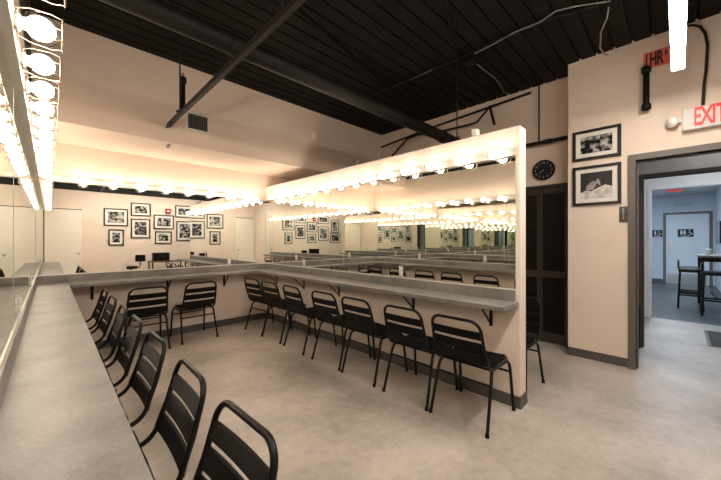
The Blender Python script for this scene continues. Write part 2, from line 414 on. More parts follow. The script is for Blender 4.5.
el = tag(empty('emergency_light', on_x(683, 204, X4-.03)), 'small white emergency light above the restroom door', 'light')
box('light_case', M['hallwall'], -.03, .03, -.10, .10, -.05, .05, parent=el, bevel=.02)
for s in (-1, 1): MB().lathe([(.025,0),(.05,.03),(.055,.05),(.0,.052)], (-.03, s*.14, .0), (-1,0,0), 14).build('lamp_head', M['hallwall'], el)
ex = tag(empty('exit_sign', (8.0, .038, 2.23)), 'lit red exit sign hanging just inside the far room ceiling', 'sign')
box('sign_case', M['frame'], 0, .05, -.10, .10, .022, .15, parent=ex, bevel=.004)
box('sign_stem', M['frame'], .015, .035, -.02, .02, .15, 2.72-2.23, parent=ex)
text('exit_lettering', 'EXIT', M['exitred'], .12, facing_west(-.003, 0, .085), ex, sx=.75)
box('lit_edge', emission('red exit glow', (1, .08, .05), .35), -.001, .051, -.10, .10, .0, .022, parent=ex)

# ceiling panel lights of hall and far room, with an added one over the vestibule
def panel(x, y, z, w, l, m, label):
    t = tag(empty('ceiling_light', (x, y, z)), label, 'light', 'ceiling panel lights past the doorway')
    box('light_frame', M['white'], -w/2-.02, w/2+.02, -l/2-.02, l/2+.02, -.018, 0, parent=t)
    box('light_diffuser', m, -w/2, w/2, -l/2, l/2, -.022, -.017, parent=t)
panel(6.4, -.4, 2.7, .6, .6, M['hallled'], 'square ceiling light over the mat in the hall')
panel(4.92, -.4, 2.7, .2, .4, M['hallled'], 'added unseen small light brightening the vestibule behind the room doorway')  # unseen lamp, added to lighten the header wall over the inner doorway
panel(9.2, .3, 2.72, .6, 1.2, M['farled'], 'long ceiling light over the bar table in the far room')
panel(10.9, .3, 2.72, .6, 1.2, M['farled'], 'long ceiling light deeper in the far room')

# bar table, stools, screen, mat
bt = tag(empty('bar_table', (9.3, -.50, 0)), 'tall black bar table with pale top along the far room wall', 'table')
box('table_top', M['frame'], -.62, .62, -.24, .24, 1.02, 1.06, parent=bt, bevel=.006)
for sx in (-1, 1):
    for sy in (-1, 1): box('leg', M['black'], sx*.56-.025, sx*.56+.025, sy*.18-.025, sy*.18+.025, 0, 1.02, parent=bt)
box('apron', M['black'], -.56, .56, -.17, .17, .94, 1.02, parent=bt)
box('foot_rail', M['black'], -.56, .56, -.02, .02, .25, .29, parent=bt)
def stool(x, y, label):
    t = tag(empty('bar_stool', (x, y, 0)), label, 'stool', 'bar stools at the tall table')
    box('seat', M['black'], -.17, .17, -.17, .17, .72, .79, parent=t, bevel=.02)
    for sx in (-1, 1):
        for sy in (-1, 1):
            MB().tube([(sx*.14, sy*.14, .73), (sx*.17, sy*.17, 0)], .018, 6).build('leg', M['black'], t)
    q = MB()
    for s in (-1, 1): q.box(-.16, .16, s*.16-.01, s*.16+.01, .26, .29).box(s*.16-.01, s*.16+.01, -.16, .16, .26, .29)
    q.build('foot_ring', M['black'], t)
    box('back_rest', M['black'], -.17, .17, .15, .18, .80, .93, parent=t)
    for s in (-1, 1): box('back_post', M['black'], s*.13-.012, s*.13+.012, .15, .17, .75, .9, parent=t)
stool(8.97, -.17, 'black bar stool nearer the room at the tall bar table')
stool(8.45, -.47, 'black bar stool at the open end of the tall bar table')
stool(9.52, -.17, 'black bar stool nearer the restroom door at the tall bar table')
tv = tag(empty('wall_screen', (12.3, -.77, 1.55)), 'black flat screen on the far room side wall', 'screen')
box('screen_case', M['black'], -.45, .45, 0, .04, -.28, .28, parent=tv, bevel=.006)
box('screen_glass', mat('dark screen glass', (.01,.011,.013), .08), -.43, .43, .04, .043, -.26, .26, parent=tv)
cp = tag(empty('paper_cup', (9.15, -.42, 1.06)), 'white paper cup on the tall bar table', 'cup')
MB().lathe([(0, 0), (.028, 0), (.038, .10), (.040, .10), (.040, .103), (.035, .10)], (0, 0, 0), (0, 0, 1), 16).build('cup_body', M['signwhite'], cp)
MB().lathe([(.040, .10), (.042, .104), (.042, .112), (.036, .118), (0, .118)], (0, 0, 0), (0, 0, 1), 16).build('cup_lid', M['whiteink'], cp)
fm = tag(empty('floor_mat', (6.46, -.75, 0)), 'dark grey entrance mat on the hall floor', 'mat')
box('mat_pile', M['mat_'], -.47, .47, -.44, .45, .0, .010, parent=fm, bevel=.003)
MB().box(-.5, .5, .45, .48, 0, .006).box(-.5, .5, -.47, -.44, 0, .006).box(-.5, -.47, -.44, .45, 0, .006).box(.47, .5, -.44, .45, 0, .006).build('mat_border', M['base'], fm)
ho = tag(empty('jamb_dark_block', (X2-.06, i0+.055, 0)), 'invented black block in place of the dark lower inner door jamb', 'post')  # invented block, stands in for the dark item low at the jamb
box('block_body', M['black'], -.03, .03, -.03, .05, .0, .52, parent=ho, bevel=.004)

# ------------------------------------------------------------------ mirrors
def mirror(name, label, axis, face, sign, a, b, z0, z1):
    t = tag(empty(name, (face, a, z0) if axis == 'x' else (a, face, z0)), label, 'mirror', 'frameless wall mirrors above the counters')
    L, H, d = b-a, z1-z0, .006*sign
    if axis == 'x':
        box('mirror_pane', M['mirror'], 0.0005*sign, d, 0, L, 0.012, H, parent=t)
        box('bottom_channel', M['channel'], 0, d*1.6, 0, L, 0, .012, parent=t)
        MB().box(0, d*1.15, -.0025, .0015, 0, H).build('glass_edge', M['greenedge'], t)
    else:
        box('mirror_pane', M['mirror'], 0, L, 0.0005*sign, d, 0.012, H, parent=t)
        box('bottom_channel', M['channel'], 0, L, 0, d*1.6, 0, .012, parent=t)
    return t
ZM = 2.018
mirror('wall_mirror', 'tall end wall mirror over the back counter, pictures reflected in it', 'y', YN, -1, XW+.008, XP-.008, ZBS, ZM)
mirror('wall_mirror', 'mirror over the partition counter between the corner and the mid seam', 'x', XP, -1, 3.003, YN-.008, ZBS, ZM)
mirror('wall_mirror', 'mirror over the partition counter reaching to its free end', 'x', XP, -1, YPE+.03, 2.998, ZBS, ZM)
mirror('wall_mirror', 'mirror on the long left wall next to the back corner', 'x', XW, 1, 2.053, YN-.008, ZBS, ZM)
mirror('wall_mirror', 'mirror on the long left wall at the camera end', 'x', XW, 1, .12, 2.048, ZBS, ZM)

# ------------------------------------------------------------------ counters
CW = .272
def counter(label, top, *splashes):
    t = tag(empty('countertop', (0, 0, 0)), label, 'countertop')
    t.location = (top[0], top[2], top[4]); L = t.location
    def bx(n, c): return box(n, M['lam'], c[0]-L.x, c[1]-L.x, c[2]-L.y, c[3]-L.y, c[4]-L.z, c[5]-L.z, parent=t, bevel=.003)
    bx('worktop', top)
    for c in splashes: bx('backsplash', c)
z0, z1 = ZCT-TCT, ZCT
e = .001
counter('long grey laminate counter along the left mirror, running toward the camera', (XW+e, XW+CW, .10, YN-e, z0, z1), (XW+e, XW+.018, .10, YN-.019, z1, ZBS), (XW+e, XW+CW, YN-.018, YN-e, z1, ZBS))
counter('grey laminate counter along the back mirror between the two long ones', (XW+CW+e, XP-.31-e, YN-.33, YN-e, z0, z1), (XW+CW+e, XP-.31-e, YN-.018, YN-e, z1, ZBS))
counter('long grey laminate counter along the partition, ending square at its free end', (XP-.31, XP-e, YPE+.008, YN-e, z0, z1), (XP-.018, XP-e, YPE+.03, YN-.019, z1, ZBS), (XP-.31, XP-e, YN-.018, YN-e, z1, ZBS))
# brackets: local +X points out of the wall, origin on the wall under the counter
def bracket_proto():
    t = empty('shelf_bracket')
    box('wall_leg', M['black'], 0, .006, -.014, .014, -.20, 0, parent=t)
    box('top_leg', M['black'], .006, .215, -.014, .014, -.006, 0, parent=t)
    MB().prism([(.006, -.19), (.006, -.176), (.19, -.006), (.205, -.006)], 'y', -.006, .006).build('brace', M['black'], t)
    return t
bp = bracket_proto(); first = [True]
def bracket(x, y, rz, label):
    o = bp if first[0] else copy_tree(bp)
    first[0] = False
    o.location = (x, y, z0); o.rotation_euler = (0, 0, rz); tag(o, label, 'bracket', 'black angle brackets under the counters')
names = ['black angle bracket under the free end of the partition counter', 'second black bracket from the free end of the partition counter', 'third black bracket from the free end of the partition counter',
         'black bracket under the partition counter, second from the back corner', 'black bracket under the partition counter, nearest the back corner']
for y, nm in zip((1.115, 1.912, 3.08, 3.87, 4.65), names): bracket(XP, y, PI, nm)
for x, nm in zip((.365, 1.17, 1.95), ('black bracket under the back counter, next to the left counter', 'black bracket under the middle of the back counter', 'black bracket under the back counter, near the partition')):
    bracket(x, YN, -PI/2, nm)

# ------------------------------------------------------------------ vanity light bars
def bulb_parts():
    b = MB().sphere((.058, 0, 0), .037, 18, 12).build('bulb', M['glow'])
    MB().lathe([(0, .109)] + [(.051*math.sin(a), .058+.051*math.cos(a)) for a in [R(12*k) for k in range(1, 13)]] + [(.018, .022), (.018, .016)], (0,0,0), (1,0,0), 24).build('glass_globe', M['globe'], b)
    MB().lathe([(0, .0), (.026, .0), (.026, .012), (.020, .014), (.019, .026), (.010, .030), (0, .030)], (0,0,0), (1,0,0), 18).build('socket', M['socket'], b)
    g = MB()
    for xx, rr in ((.110, .050), (.006, .040)):
        g.tube([(xx, rr*math.cos(2*PI*k/24), rr*math.sin(2*PI*k/24)) for k in range(24)], .0017, 5, closed=True)
    for k in range(4):
        a = PI/4 + k*PI/2; c, s_ = math.cos(a), math.sin(a)
        g.tube([(.0, .040*c, .040*s_), (.035, .054*c, .054*s_), (.085, .057*c, .057*s_), (.110, .050*c, .050*s_)], .0017, 5)
    g.build('wire_guard', M['wire'], b)
    return b
bulb0 = bulb_parts(); used = [False]
ZL = 2.047
def light_bar(label, loc, rz, length, positions):
    """local: +X out of the wall, bar runs along local Y from 0"""
    t = tag(empty('vanity_light_bar', loc, rz), label, 'light', 'bare bulb light bars above the mirrors')
    h = MB().prism([(0, -.026), (.036, -.026), (.040, -.022), (.040, .034), (.036, .038), (0, .038)], 'y', 0, length)
    h.build('bar_housing', M['housing'], t)
    for p in positions:
        if used[0]: o = copy_tree(bulb0, t)
        else: o = bulb0; o.parent = t; used[0] = True
        o.location = (.040, p, 0)
light_bar('bare bulb light bar over the long left mirror', (XW, .15, ZL), 0, YN-.20, [k*.296+.147 for k in range(16)])
light_bar('bare bulb light bar over the back mirror', (XW+.13, YN, ZL), -PI/2, XP-XW-.26, [.28+.294*k for k in range(8)])
light_bar('bare bulb light bar over the partition mirror', (XP, YN, ZL), PI, YN-YPE-.025, [YN-(1.053+.30*k) for k in range(13)])

# ------------------------------------------------------------------ outlets
def outlet_proto():
    t = empty('wall_outlet')
    box('cover_plate', M['plate'], 0, .006, -.024, .024, -.054, .054, parent=t, bevel=.002)
    for s in (-1, 1):
        r_ = MB().box(.005, .011, -.016, .016, s*.02-.014, s*.02+.014).build('receptacle', M['white'], t, bevel=.003)
        MB().box(.0105, .0115, -.008, -.005, s*.02-.004, s*.02+.006).box(.0105, .0115, .005, .008, s*.02-.004, s*.02+.006).build('slots', M['ink'], r_)
    return t
op = outlet_proto(); u2 = [False]
def outlet(x, y, rz, label):
    o = copy_tree(op) if u2[0] else op
    u2[0] = True; o.location = (x, y, ZBS+.075); o.rotation_euler = (0, 0, rz); tag(o, label, 'outlet', 'white outlets set in the mirror bottoms')
outlet(XP-.006, 2.07, PI, 'white outlet in the partition mirror, nearest its free end')
outlet(XP-.006, 3.86, PI, 'white outlet in the partition mirror, toward the back corner')
outlet(2.03, YN-.006, -PI/2, 'white outlet in the back mirror, near the partition')
outlet(.68, YN-.006, -PI/2, 'white outlet in the back mirror, toward the left counter')
outlet(XW+.006, 2.38, 0, 'white outlet in the left mirror, nearer the camera')
outlet(XW+.006, 3.75, 0, 'white outlet in the left mirror, toward the back corner')

# ------------------------------------------------------------------ slat chairs: local +Y is the front, origin on the floor
def arc(c, a0, a1, r, u, v, n=6):
    return [Vector(c) + Vector(u)*r*math.cos(a0+(a1-a0)*k/n) + Vector(v)*r*math.sin(a0+(a1-a0)*k/n) for k in range(n+1)]
def back_y(z):      # the back leans away from the sitter as it rises
    return -.205 - .085*max(0, (z-.47)/.31)
def slat_mesh(za, zb, w, wt):
    mb = MB(); nu, nv = 10, 16; vs = []
    for layer in (0, 1):
        for i in range(nv+1):
            z = za+(zb-za)*i/nv; rib = .0022*math.cos(i*PI) if 0 < i < nv else 0
            ww = w+(wt-w)*i/nv
            for j in range(nu+1):
                x = ww*(2*j/nu-1)
                y = back_y(z) - .008*(1-(x/ww)**2) + (.006+rib if layer == 0 else -.006-rib)
                vs.append((x, y, z))
    N = (nu+1)*(nv+1); fs = []
    for i in range(nv):
        for j in range(nu):
            a = i*(nu+1)+j; q = (a, a+1, a+nu+2, a+nu+1)
            fs.append(q); fs.append(tuple(reversed([k+N for k in q])))
    rim = [j for j in range(nu+1)] + [i*(nu+1)+nu for i in range(1, nv+1)] + [nv*(nu+1)+j for j in range(nu-1, -1, -1)] + [i*(nu+1) for i in range(nv-1, 0, -1)]
    for k in range(len(rim)):
        a, b = rim[k], rim[(k+1) % len(rim)]; fs.append((b, a, a+N, b+N))
    return mb.add(vs, fs, False)
def seat_mesh():
    mb = MB(); nu, nv = 12, 30; vs = []
    for layer in (0, 1):
        for i in range(nv+1):
            t = i/nv; y = -.125 + .345*t
            z = .437 - .016*math.sin(PI*min(1, t*1.05)) + .004*t
            if t > .88: z -= .02*((t-.88)/.12)**2
            if t < .10: z += .010*((.10-t)/.10)**2
            e = max(0, (t-.75)/.25); ww = .190 - .030*e**2.2
            rib = .002*math.cos(i*PI)
            for j in range(nu+1):
                x = ww*(2*j/nu-1)
                vs.append((x, y, z - .008*(1-(x/ww)**2) + (.004+rib if layer == 0 else -.012)))
    N = (nu+1)*(nv+1); fs = []
    for i in range(nv):
        for j in range(nu):
            a = i*(nu+1)+j; q = (a, a+1, a+nu+2, a+nu+1)
            fs.append(q); fs.append(tuple(reversed([k+N for k in q])))
    rim = [j for j in range(nu+1)] + [i*(nu+1)+nu for i in range(1, nv+1)] + [nv*(nu+1)+j for j in range(nu-1, -1, -1)] + [i*(nu+1) for i in range(nv-1, 0, -1)]
    for k in range(len(rim)):
        a, b = rim[k], rim[(k+1) % len(rim)]; fs.append((b, a, a+N, b+N))
    return mb.add(vs, fs, False)
def make_chair():
    t = empty('slat_back_chair')
    w = .205; rt = .0115; cr = .075; zt = .785
    side = []
    side.append(Vector((w-.02, .19, .425))); side.append(Vector((w, .14, .425))); side.append(Vector((w, -.11, .418)))
    side += arc((w, -.11, .418+.095), -PI/2, -PI+.16, .095, (0, 1, 0), (0, 0, 1), 7)[1:]
    for z in (.60, zt-cr): side.append(Vector((w-.012*(z-.5)/.2, back_y(z), z)))
    wt = side[-1].x
    top = []
    for k in range(1, 8):
        a = k/7*PI/2; z = zt-cr+cr*math.sin(a); top.append(Vector((wt-cr+cr*math.cos(a), back_y(z), z)))
    half = side+top
    pts = half + [Vector((-p.x, p.y, p.z)) for p in reversed(half)]
    MB().tube(pts, rt, 10).build('back_frame', M['black'], t)
    for za, zb in ((.462, .538), (.562, .630), (.654, .712)):
        wa = w-.012*(za-.5)/.2-.004; wb = w-.012*(zb-.5)/.2-.004
        slat_mesh(za, zb, wa, wb).build('back_slat', M['seat'], t)
    seat_mesh().build('seat', M['seat'], t)
    for sx in (-1, 1):
        rear = [(sx*.224, -.248, .0), (sx*.210, -.148, .35), (sx*.206, -.135, .385), (sx*.200, -.112, .403), (sx*.197, -.08, .405), (sx*.197, .02, .405)]
        front = [(sx*.224, .242, .0), (sx*.212, .200, .34), (sx*.208, .190, .380), (sx*.202, .168, .402), (sx*.197, .13, .405), (sx*.197, .02, .405)]
        for pts_ in (rear, front):
            lg = MB().tube(pts_, .0115, 10).build('leg', M['black'], t)
            MB().lathe([(0, 0), (.0145, 0), (.0145, .022), (.012, .026)], (pts_[0][0], pts_[0][1], 0), (0, 0, 1), 12).build('foot_cap', M['seat'], lg)
    MB().tube([(-.211, -.158, .315), (.211, -.158, .315)], .009, 8).build('stretcher', M['black'], t)
    MB().tube([(-.213, .203, .315), (.213, .203, .315)], .009, 8).build('stretcher', M['black'], t)
    MB().tube([(-.200, -.10, .405), (.200, -.10, .405)], .009, 8).build('seat_rail', M['black'], t)
    MB().tube([(-.200, .13, .405), (.200, .13, .405)], .009, 8).build('seat_rail', M['black'], t)
    return t
ch0 = make_chair(); u3 = [False]
def chair(x, y, rz, label, group):
    o = copy_tree(ch0) if u3[0] else ch0
    u3[0] = True; o.location = (x, y, 0); o.rotation_euler = (0, 0, rz); tag(o, label, 'chair', group)
ordn = ['nearest the camera', 'second from the camera', 'third from the camera', 'fourth from the camera', 'fifth from the camera', 'sixth from the camera', 'deepest in the back corner']
for k, y in enumerate((.955, 1.505, 2.13, 2.73, 3.29, 3.90, 4.52)):
    chair(.152, y, PI/2 + R((2, -1, 1, 0, -2, 1, 0)[k]), 'black slat back chair at the long left counter, ' + ordn[k], 'chairs along the left counter')
ordp = ['at the free end', 'second from the free end', 'third from the free end', 'fourth from the free end', 'fifth from the free end', 'second from the back corner', 'nearest the back corner']
for k, y in enumerate((1.14, 1.625, 2.19, 2.70, 3.31, 3.88, 4.40)):
    chair(2.37, y, -PI/2 + R((0, 0, 0, 2, -2, 3, 5)[k]), 'black slat back chair at the partition counter, ' + ordp[k], 'chairs along the partition counter')
chair(.84, 4.70, R(-1), 'black slat back chair at the back counter, beside the left row', 'chairs at the back counter')
chair(1.43, 4.755, R(2), 'black slat back chair at the back counter, toward the partition', 'chairs at the back counter')
chair(3.07, 1.12, PI/2, 'black slat back chair behind the free end of the partition, before the louvred doors', 'chairs behind the partition')

# ------------------------------------------------------------------ framed photographs
pm = [photo_mat('monochrome photograph %d' % k, s, k*3.1+1, lo, hi) for k, (s, lo, hi) in enumerate(((9, .40, .52), (11, .44, .56), (8, .42, .5), (13, .38, .54), (10, .46, .55), (12, .42, .5)))]
def picture(x, y, z, rz, w, h, label, group, k=0, fw=.028, mw=.05):
    """local: X across, -Y out of the wall (viewer side), Z up, origin at the frame's centre on the wall"""
    t = tag(empty('framed_photograph', (x, y, z), rz), label, 'picture', group)
    q = MB().box(-w/2, w/2, -.022, 0, h/2-fw, h/2).box(-w/2, w/2, -.022, 0, -h/2, -h/2+fw).box(-w/2, -w/2+fw, -.022, 0, -h/2+fw, h/2-fw).box(w/2-fw, w/2, -.022, 0, -h/2+fw, h/2-fw)
    q.build('picture_frame', M['pframe'], t)
    box('mat_board', M['matboard'], -w/2+fw, w/2-fw, -.010, 0, -h/2+fw, h/2-fw, parent=t)
    a, b = w/2-fw-mw, h/2-fw-mw
    if k == 'bed':
        p = box('photo_print', mat('dark room photograph', (.02, .019, .018), .35, var=.6, scale=9), -a, a, -.0115, -.010, -b, b, parent=t)
        bed = MB().prism([(-a, -b), (a, -b), (a, -b*.18), (a*.55, -b*.02), (a*.1, -b*.22), (-a*.3, -b*.45), (-a*.7, -b*.35), (-a, -b*.55)], 'y', -.0117, -.0115)
        bed.build('pale_bedding', mat('pale bedding in photograph', (.55, .52, .47), .35, var=.35, scale=14), p)
        fg = MB().prism([(-a*.62, -b*.4), (-a*.15, -b*.3), (a*.02, b*.1), (-a*.12, b*.34), (-a*.4, b*.2), (-a*.62, -b*.05)], 'y', -.0119, -.0117)
        fg.prism([(-a*.08, b*.2), (a*.12, b*.52), (a*.24, b*.3), (a*.3, -b*.06), (a*.18, b*.02)], 'y', -.0119, -.0117)
        fg.build('seated_figure', mat('grey figure in photograph', (.30, .28, .26), .35, var=.3, scale=16), p)
    else:
        box('photo_print', pm[k % 6], -a, a, -.0115, -.010, -b, b, parent=t)
# east wall: local -Y faces west  ->  rotate -90 deg
def east_pic(px0, px1, pyt0, pyb0, label, k):
    a = on_x(px0, pyt0, XE); b = on_x(px0, pyb0, XE); c = on_x(px1, pyt0, XE)
    picture(XE, (a.y+c.y)/2, (a.z+b.z)/2, -PI/2, abs(a.y-c.y), a.z-b.z, label, 'framed photographs by the doorway', k, .03, .045)
east_pic(573.0, 621.5, 133.5, 162.5, 'upper framed photograph of a street crowd beside the doorway', 3)
east_pic(573.0, 621.5, 168.5, 206.5, 'lower framed photograph of a figure on a bed beside the doorway', 'bed')
# south wall, seen in the back mirror: rotate 180 deg
def mir(px, py):        # sight line folded once at the back mirror, cut by the south wall
    p = on_y(px, py, 2*(YN-.006)-YS); return p
def south_pic(c, label, k):
    a = mir(60+c[0]/3.605, 150+c[1]/3.605); b = mir(60+c[2]/3.605, 150+c[3]/3.605)
    picture((a.x+b.x)/2, YS, (a.z+b.z)/2, PI, abs(b.x-a.x), abs(a.z-b.z), label, 'framed photographs seen in the mirrors', k, .03, .06)
south_pic((157, 209, 245, 275), 'wide framed photograph nearest the white door, above a small upright one', 0)
south_pic((174, 286, 230, 344), 'small upright framed photograph below the wide one nearest the white door', 1)
south_pic((255, 189, 327, 240), 'topmost wide framed photograph, left of the red alarm in the mirror', 2)
south_pic((255, 247, 325, 318), 'large framed photograph with a crowd of figures below the topmost wide one', 4)
south_pic((337, 233, 410, 286), 'wide framed photograph directly under the red alarm', 5)
south_pic((342, 293, 402, 338), 'small wide framed photograph at the bottom under the red alarm', 3)
south_pic((415, 199, 492, 246), 'wide framed photograph at the top, right of the red alarm in the mirror', 1)
south_pic((419, 256, 488, 327), 'large framed photograph below the top one right of the red alarm', 2)
picture(3.76, YS, 1.98, PI, .47, .58, 'upright framed photograph farthest from the white door, above a wide one', 'framed photographs seen in the mirrors', 0, .03, .06)
picture(3.78, YS, 1.44, PI, .60, .46, 'wide framed photograph farthest from the white door, in the low row', 'framed photographs seen in the mirrors', 4, .03, .06)
fa = mir(60+389/3.605, 150+221/3.605)
al = tag(empty('fire_alarm', (fa.x, YS, fa.z)), 'red square fire alarm among the framed photographs, seen in the mirror', 'alarm')
box('alarm_body', M['red'], -.075, .075, 0, .05, -.075, .075, parent=al, bevel=.006)
box('strobe_lens', M['signwhite'], -.035, .035, .05, .062, -.02, .02, parent=al, bevel=.004)

# south side furniture seen in the mirrors
tb = tag(empty('side_table', (2.52, -.66, 0)), 'dark side table before the photograph wall, reflected in the back mirror', 'table')
box('table_top', M['tabletop'], -.48, .42, -.27, .27, .71, .74, parent=tb, bevel=.004)
for sx in (-.45, .39):
    for sy in (-.24, .24): box('leg', M['black'], sx-.015, sx+.015, sy-.015, sy+.015, 0, .71, parent=tb)
sp = tag(empty('speaker_box', (2.32, -.66, .74)), 'black box with a round speaker on the reflected side table', 'speaker')
box('speaker_case', M['black'], -.21, .21, -.09, .09, 0, .24, parent=sp, bevel=.012)
MB().lathe([(0, 0), (.075, 0), (.085, .012), (.06, .004), (.02, -.001), (0, .002)], (0, .09, .125), (0, 1, 0), 24).build('speaker_cone', M['pipeblack'], sp)
st = tag(empty('swivel_stool', (1.60, -.66, 0)), 'black swivel stool with a small padded back, reflected in the back mirror', 'stool')
MB().lathe([(0, .55), (.15, .55), (.165, .57), (.165, .60), (.15, .62), (0, .625)], (0, 0, 0), (0, 0, 1), 24).build('seat', M['seat'], st)
MB().tube([(0, 0, .08), (0, 0, .55)], .025, 12).build('column', M['pipeblack'], st)
q = MB()
for k in range(5):
    a = 2*PI*k/5; q.tube([(0, 0, .10), (.24*math.cos(a), .24*math.sin(a), .05)], .016, 8)
q.build('star_base', M['pipeblack'], st)
for k in range(5):
    a = 2*PI*k/5; MB().sphere((.24*math.cos(a), .24*math.sin(a), .03), .03, 12, 8).build('caster', M['black'], st)
MB().tube([(.05, 0, .56), (.20, 0, .58), (.22, 0, .66), (.22, 0, .80)], .014, 8).build('back_post', M['pipeblack'], st)
box('backrest', M['seat'], .10, .34, -.03, .03, .74, .93, parent=st, bevel=.02)

# ------------------------------------------------------------------ overhead pipe, strut, hangers, cables
pz, py_, pr = 2.785, 2.30, .072
pp = tag(empty('overhead_pipe', (XW, py_, pz)), 'thick dark round pipe crossing under the black ceiling', 'pipe')
MB().tube([(0, 0, 0), (XR-XW, 0, 0)], pr, 28).build('pipe_body', M['pipeblack'], pp)
for x in (1.1, 4.0):
    MB().lathe([(pr+.001, -.05), (pr+.008, -.045), (pr+.008, .045), (pr+.001, .05)], (x, 0, 0), (1, 0, 0), 28).build('pipe_collar', M['pipeblack'], pp)
su = tag(empty('strut_rail', (.95, 0, 2.64)), 'dark steel strut rail passing under the thick pipe toward the vent wall', 'rail')
c = MB().box(-.017, .017, -.6, 4.04, -.020, -.016).box(-.017, -.013, -.6, 4.04, -.016, .022).box(.013, .017, -.6, 4.04, -.016, .022).box(-.013, -.006, -.6, 4.04, .018, .022).box(.006, .013, -.6, 4.04, .018, .022)
c.build('rail_channel', M['strut'], su)
MB().tube([(0, 4.04, -.0), (0, YU, -.0)], .016, 10).build('rail_end', M['strut'], su)
for yy in (3.60, 1.6, .3):
    hr = MB().tube([(.0, yy, .02), (.0, yy, ZC+.01-2.64)], .007, 8).build('hanger_rod', M['strut'], su)
    MB().box(-.03, .03, yy-.03, yy+.03, .026, .034).build('hanger_plate', M['strut'], hr)
def pendant(x, y, zb, zt, r, label, up):
    t = tag(empty('pendant_pipe', (x, y, zb)), label, 'pipe', 'short black hanging pipes with couplings')
    H = zt-zb
    MB().tube([(0, 0, 0), (0, 0, H)], r, 14).build('pipe_body', M['black'], t)
    for z in (.0, H): MB().lathe([(r, z-.03), (r*1.5, z-.025), (r*1.5, z+.025), (r, z+.03)], (0, 0, 0), (0, 0, 1), 14).build('coupling', M['black'], t)
    MB().tube([(0, 0, H), (0, 0, H+.07)], r*.4, 8).build('tip', M['copper'], t)
    for z in ((.0, H) if up else ()): MB().tube([(0, 0, z), (up[0], up[1], z)], r*.6, 8).build('mount_arm', M['black'], t)
a = on_y(183, 109, 3.55); b = on_y(183, 80, 3.55)
pendant(a.x, 3.55, 2.70, b.z, .022, 'short black hanging pipe beside the strut rail and vent', None)
a = on_x(646.3, 107, 4.26); b = on_x(646.3, 70, 4.26)
pendant(4.26, a.y, a.z, b.z, .026, 'short black hanging pipe in front of the orange label', (XE-4.26, 0))
# sprinkler / conduit runs along the recess wall
def run(name, label, cat, pts, r, m, group=None, part='pipe_body', couplings=()):
    o0 = Vector(pts[0]); t = tag(empty(name, o0), label, cat, group)
    MB().tube([Vector(p)-o0 for p in pts], r, 10).build(part, m, t)
    return t
W = XR-.06
run('conduit_run', 'straight black conduit along the top of the recess wall', 'conduit', [on_x(381, 147.3, W), on_x(432, 127.5, W), on_x(531, 92.5, W)], .016, M['black'], 'black conduits over the partition')
W2 = XR-.11
run('conduit_run', 'bent black conduit dropping in front of the straight one', 'conduit', [on_x(392, 156, W2), on_x(407, 139, W2), on_x(417, 135, W2), on_x(438, 132, W2), on_x(470, 124.5, W2), on_x(477, 122, W2), on_x(489, 107.5, W2), on_x(495, 104.5, W2)], .015, M['black'], 'black conduits over the partition')
run('conduit_run', 'short black stub hanging from the bent conduit joint', 'conduit', [on_x(489.5, 106, W2), on_x(494.5, 124.5, W2)], .018, M['black'], 'black conduits over the partition')
sb = tag(empty('sprinkler_pipe', (XR-.09, YJ, 2.62)), 'level black pipe on the recess wall above the clock', 'pipe')
MB().tube([(0, .0, 0), (0, YU-YJ, 0)], .024, 12).build('pipe_body', M['black'], sb)
yy = on_x(539, 120, XR-.09).y-YJ
MB().tube([(0, yy, 0), (0, yy, ZC-2.62)], .010, 8).build('hanger_rod', M['black'], sb)
MB().lathe([(.018, -.05), (.030, -.045), (.030, .045), (.018, .05)], (0, yy-.10, 0), (0, 1, 0), 12).build('coupling', M['black'], sb)
hk = tag(empty('hanger_hook', on_x(457, 140, XP+.07)), 'thin black rod with a hook over the partition top', 'hook')
zt = ZC+.01-hk.location.z
MB().tube([(0, 0, .03), (0, 0, zt)], .006, 8).build('rod', M['black'], hk)
MB().tube([(0, .022*math.cos(k*PI/7), .008+.022*math.sin(k*PI/7)) for k in range(14)], .005, 6, closed=True).build('ring', M['black'], hk)
wb = tag(empty('junction_box', (XP+.06, on_x(475.5, 131, XP+.06).y, ZPT)), 'small white box standing on the partition top', 'box')
box('box_body', M['white'], -.03, .03, -.025, .025, 0, .075, parent=wb, bevel=.004)
MB().box(-.032, -.030, -.018, .018, .012, .063).build('box_cover', M['white'], wb)
# ceiling cables
def cl(px, py, dz=.012): p = on_z(px, py, ZC-dz); return p
run('ceiling_conduit', 'long black conduit crossing the ceiling deck over the partition', 'conduit', [cl(370, 97, .02), cl(400, 83, .02), cl(462, 57, .02), cl(500, 38, .02), cl(548, 19, .02), cl(600, 4, .02), cl(630, -12, .02)], .014, M['black'])
run('ceiling_cable', 'pale grey cable bundle clipped beside the ceiling conduit', 'cable', [cl(474, 54, .03), cl(492, 45, .03), cl(515, 32, .03), cl(540, 22, .03), cl(556, 11, .03), cl(575, 6.5, .03), cl(610, 1, .03)], .006, M['cable'], None, 'cable_jacket')
run('ceiling_cable', 'loose pale cable hanging from the ceiling junction toward the recess wall', 'cable', [cl(473, 61), cl(484, 70, .05), cl(495, 78, .05), cl(500, 85, .04), cl(504, 92, .03), cl(512, 95, .012)], .005, M['cable'], None, 'cable_jacket')
run('ceiling_cable', 'pale cable drooping to the corner of the wall with the orange label', 'cable', [cl(609, 7), cl(607, 18, .10), cl(601, 32, .12), cl(600, 48, .10), cl(604, 54, .06), cl(610, 55, .02)], .007, M['cable'], None, 'cable_jacket')
run('ceiling_cable', 'dark looped cable rising from the ceiling junction', 'cable', [cl(447, -5), cl(448, 12), cl(451, 33), cl(456, 42), cl(466, 49), cl(474, 54)], .009, M['black'], None, 'cable_jacket')
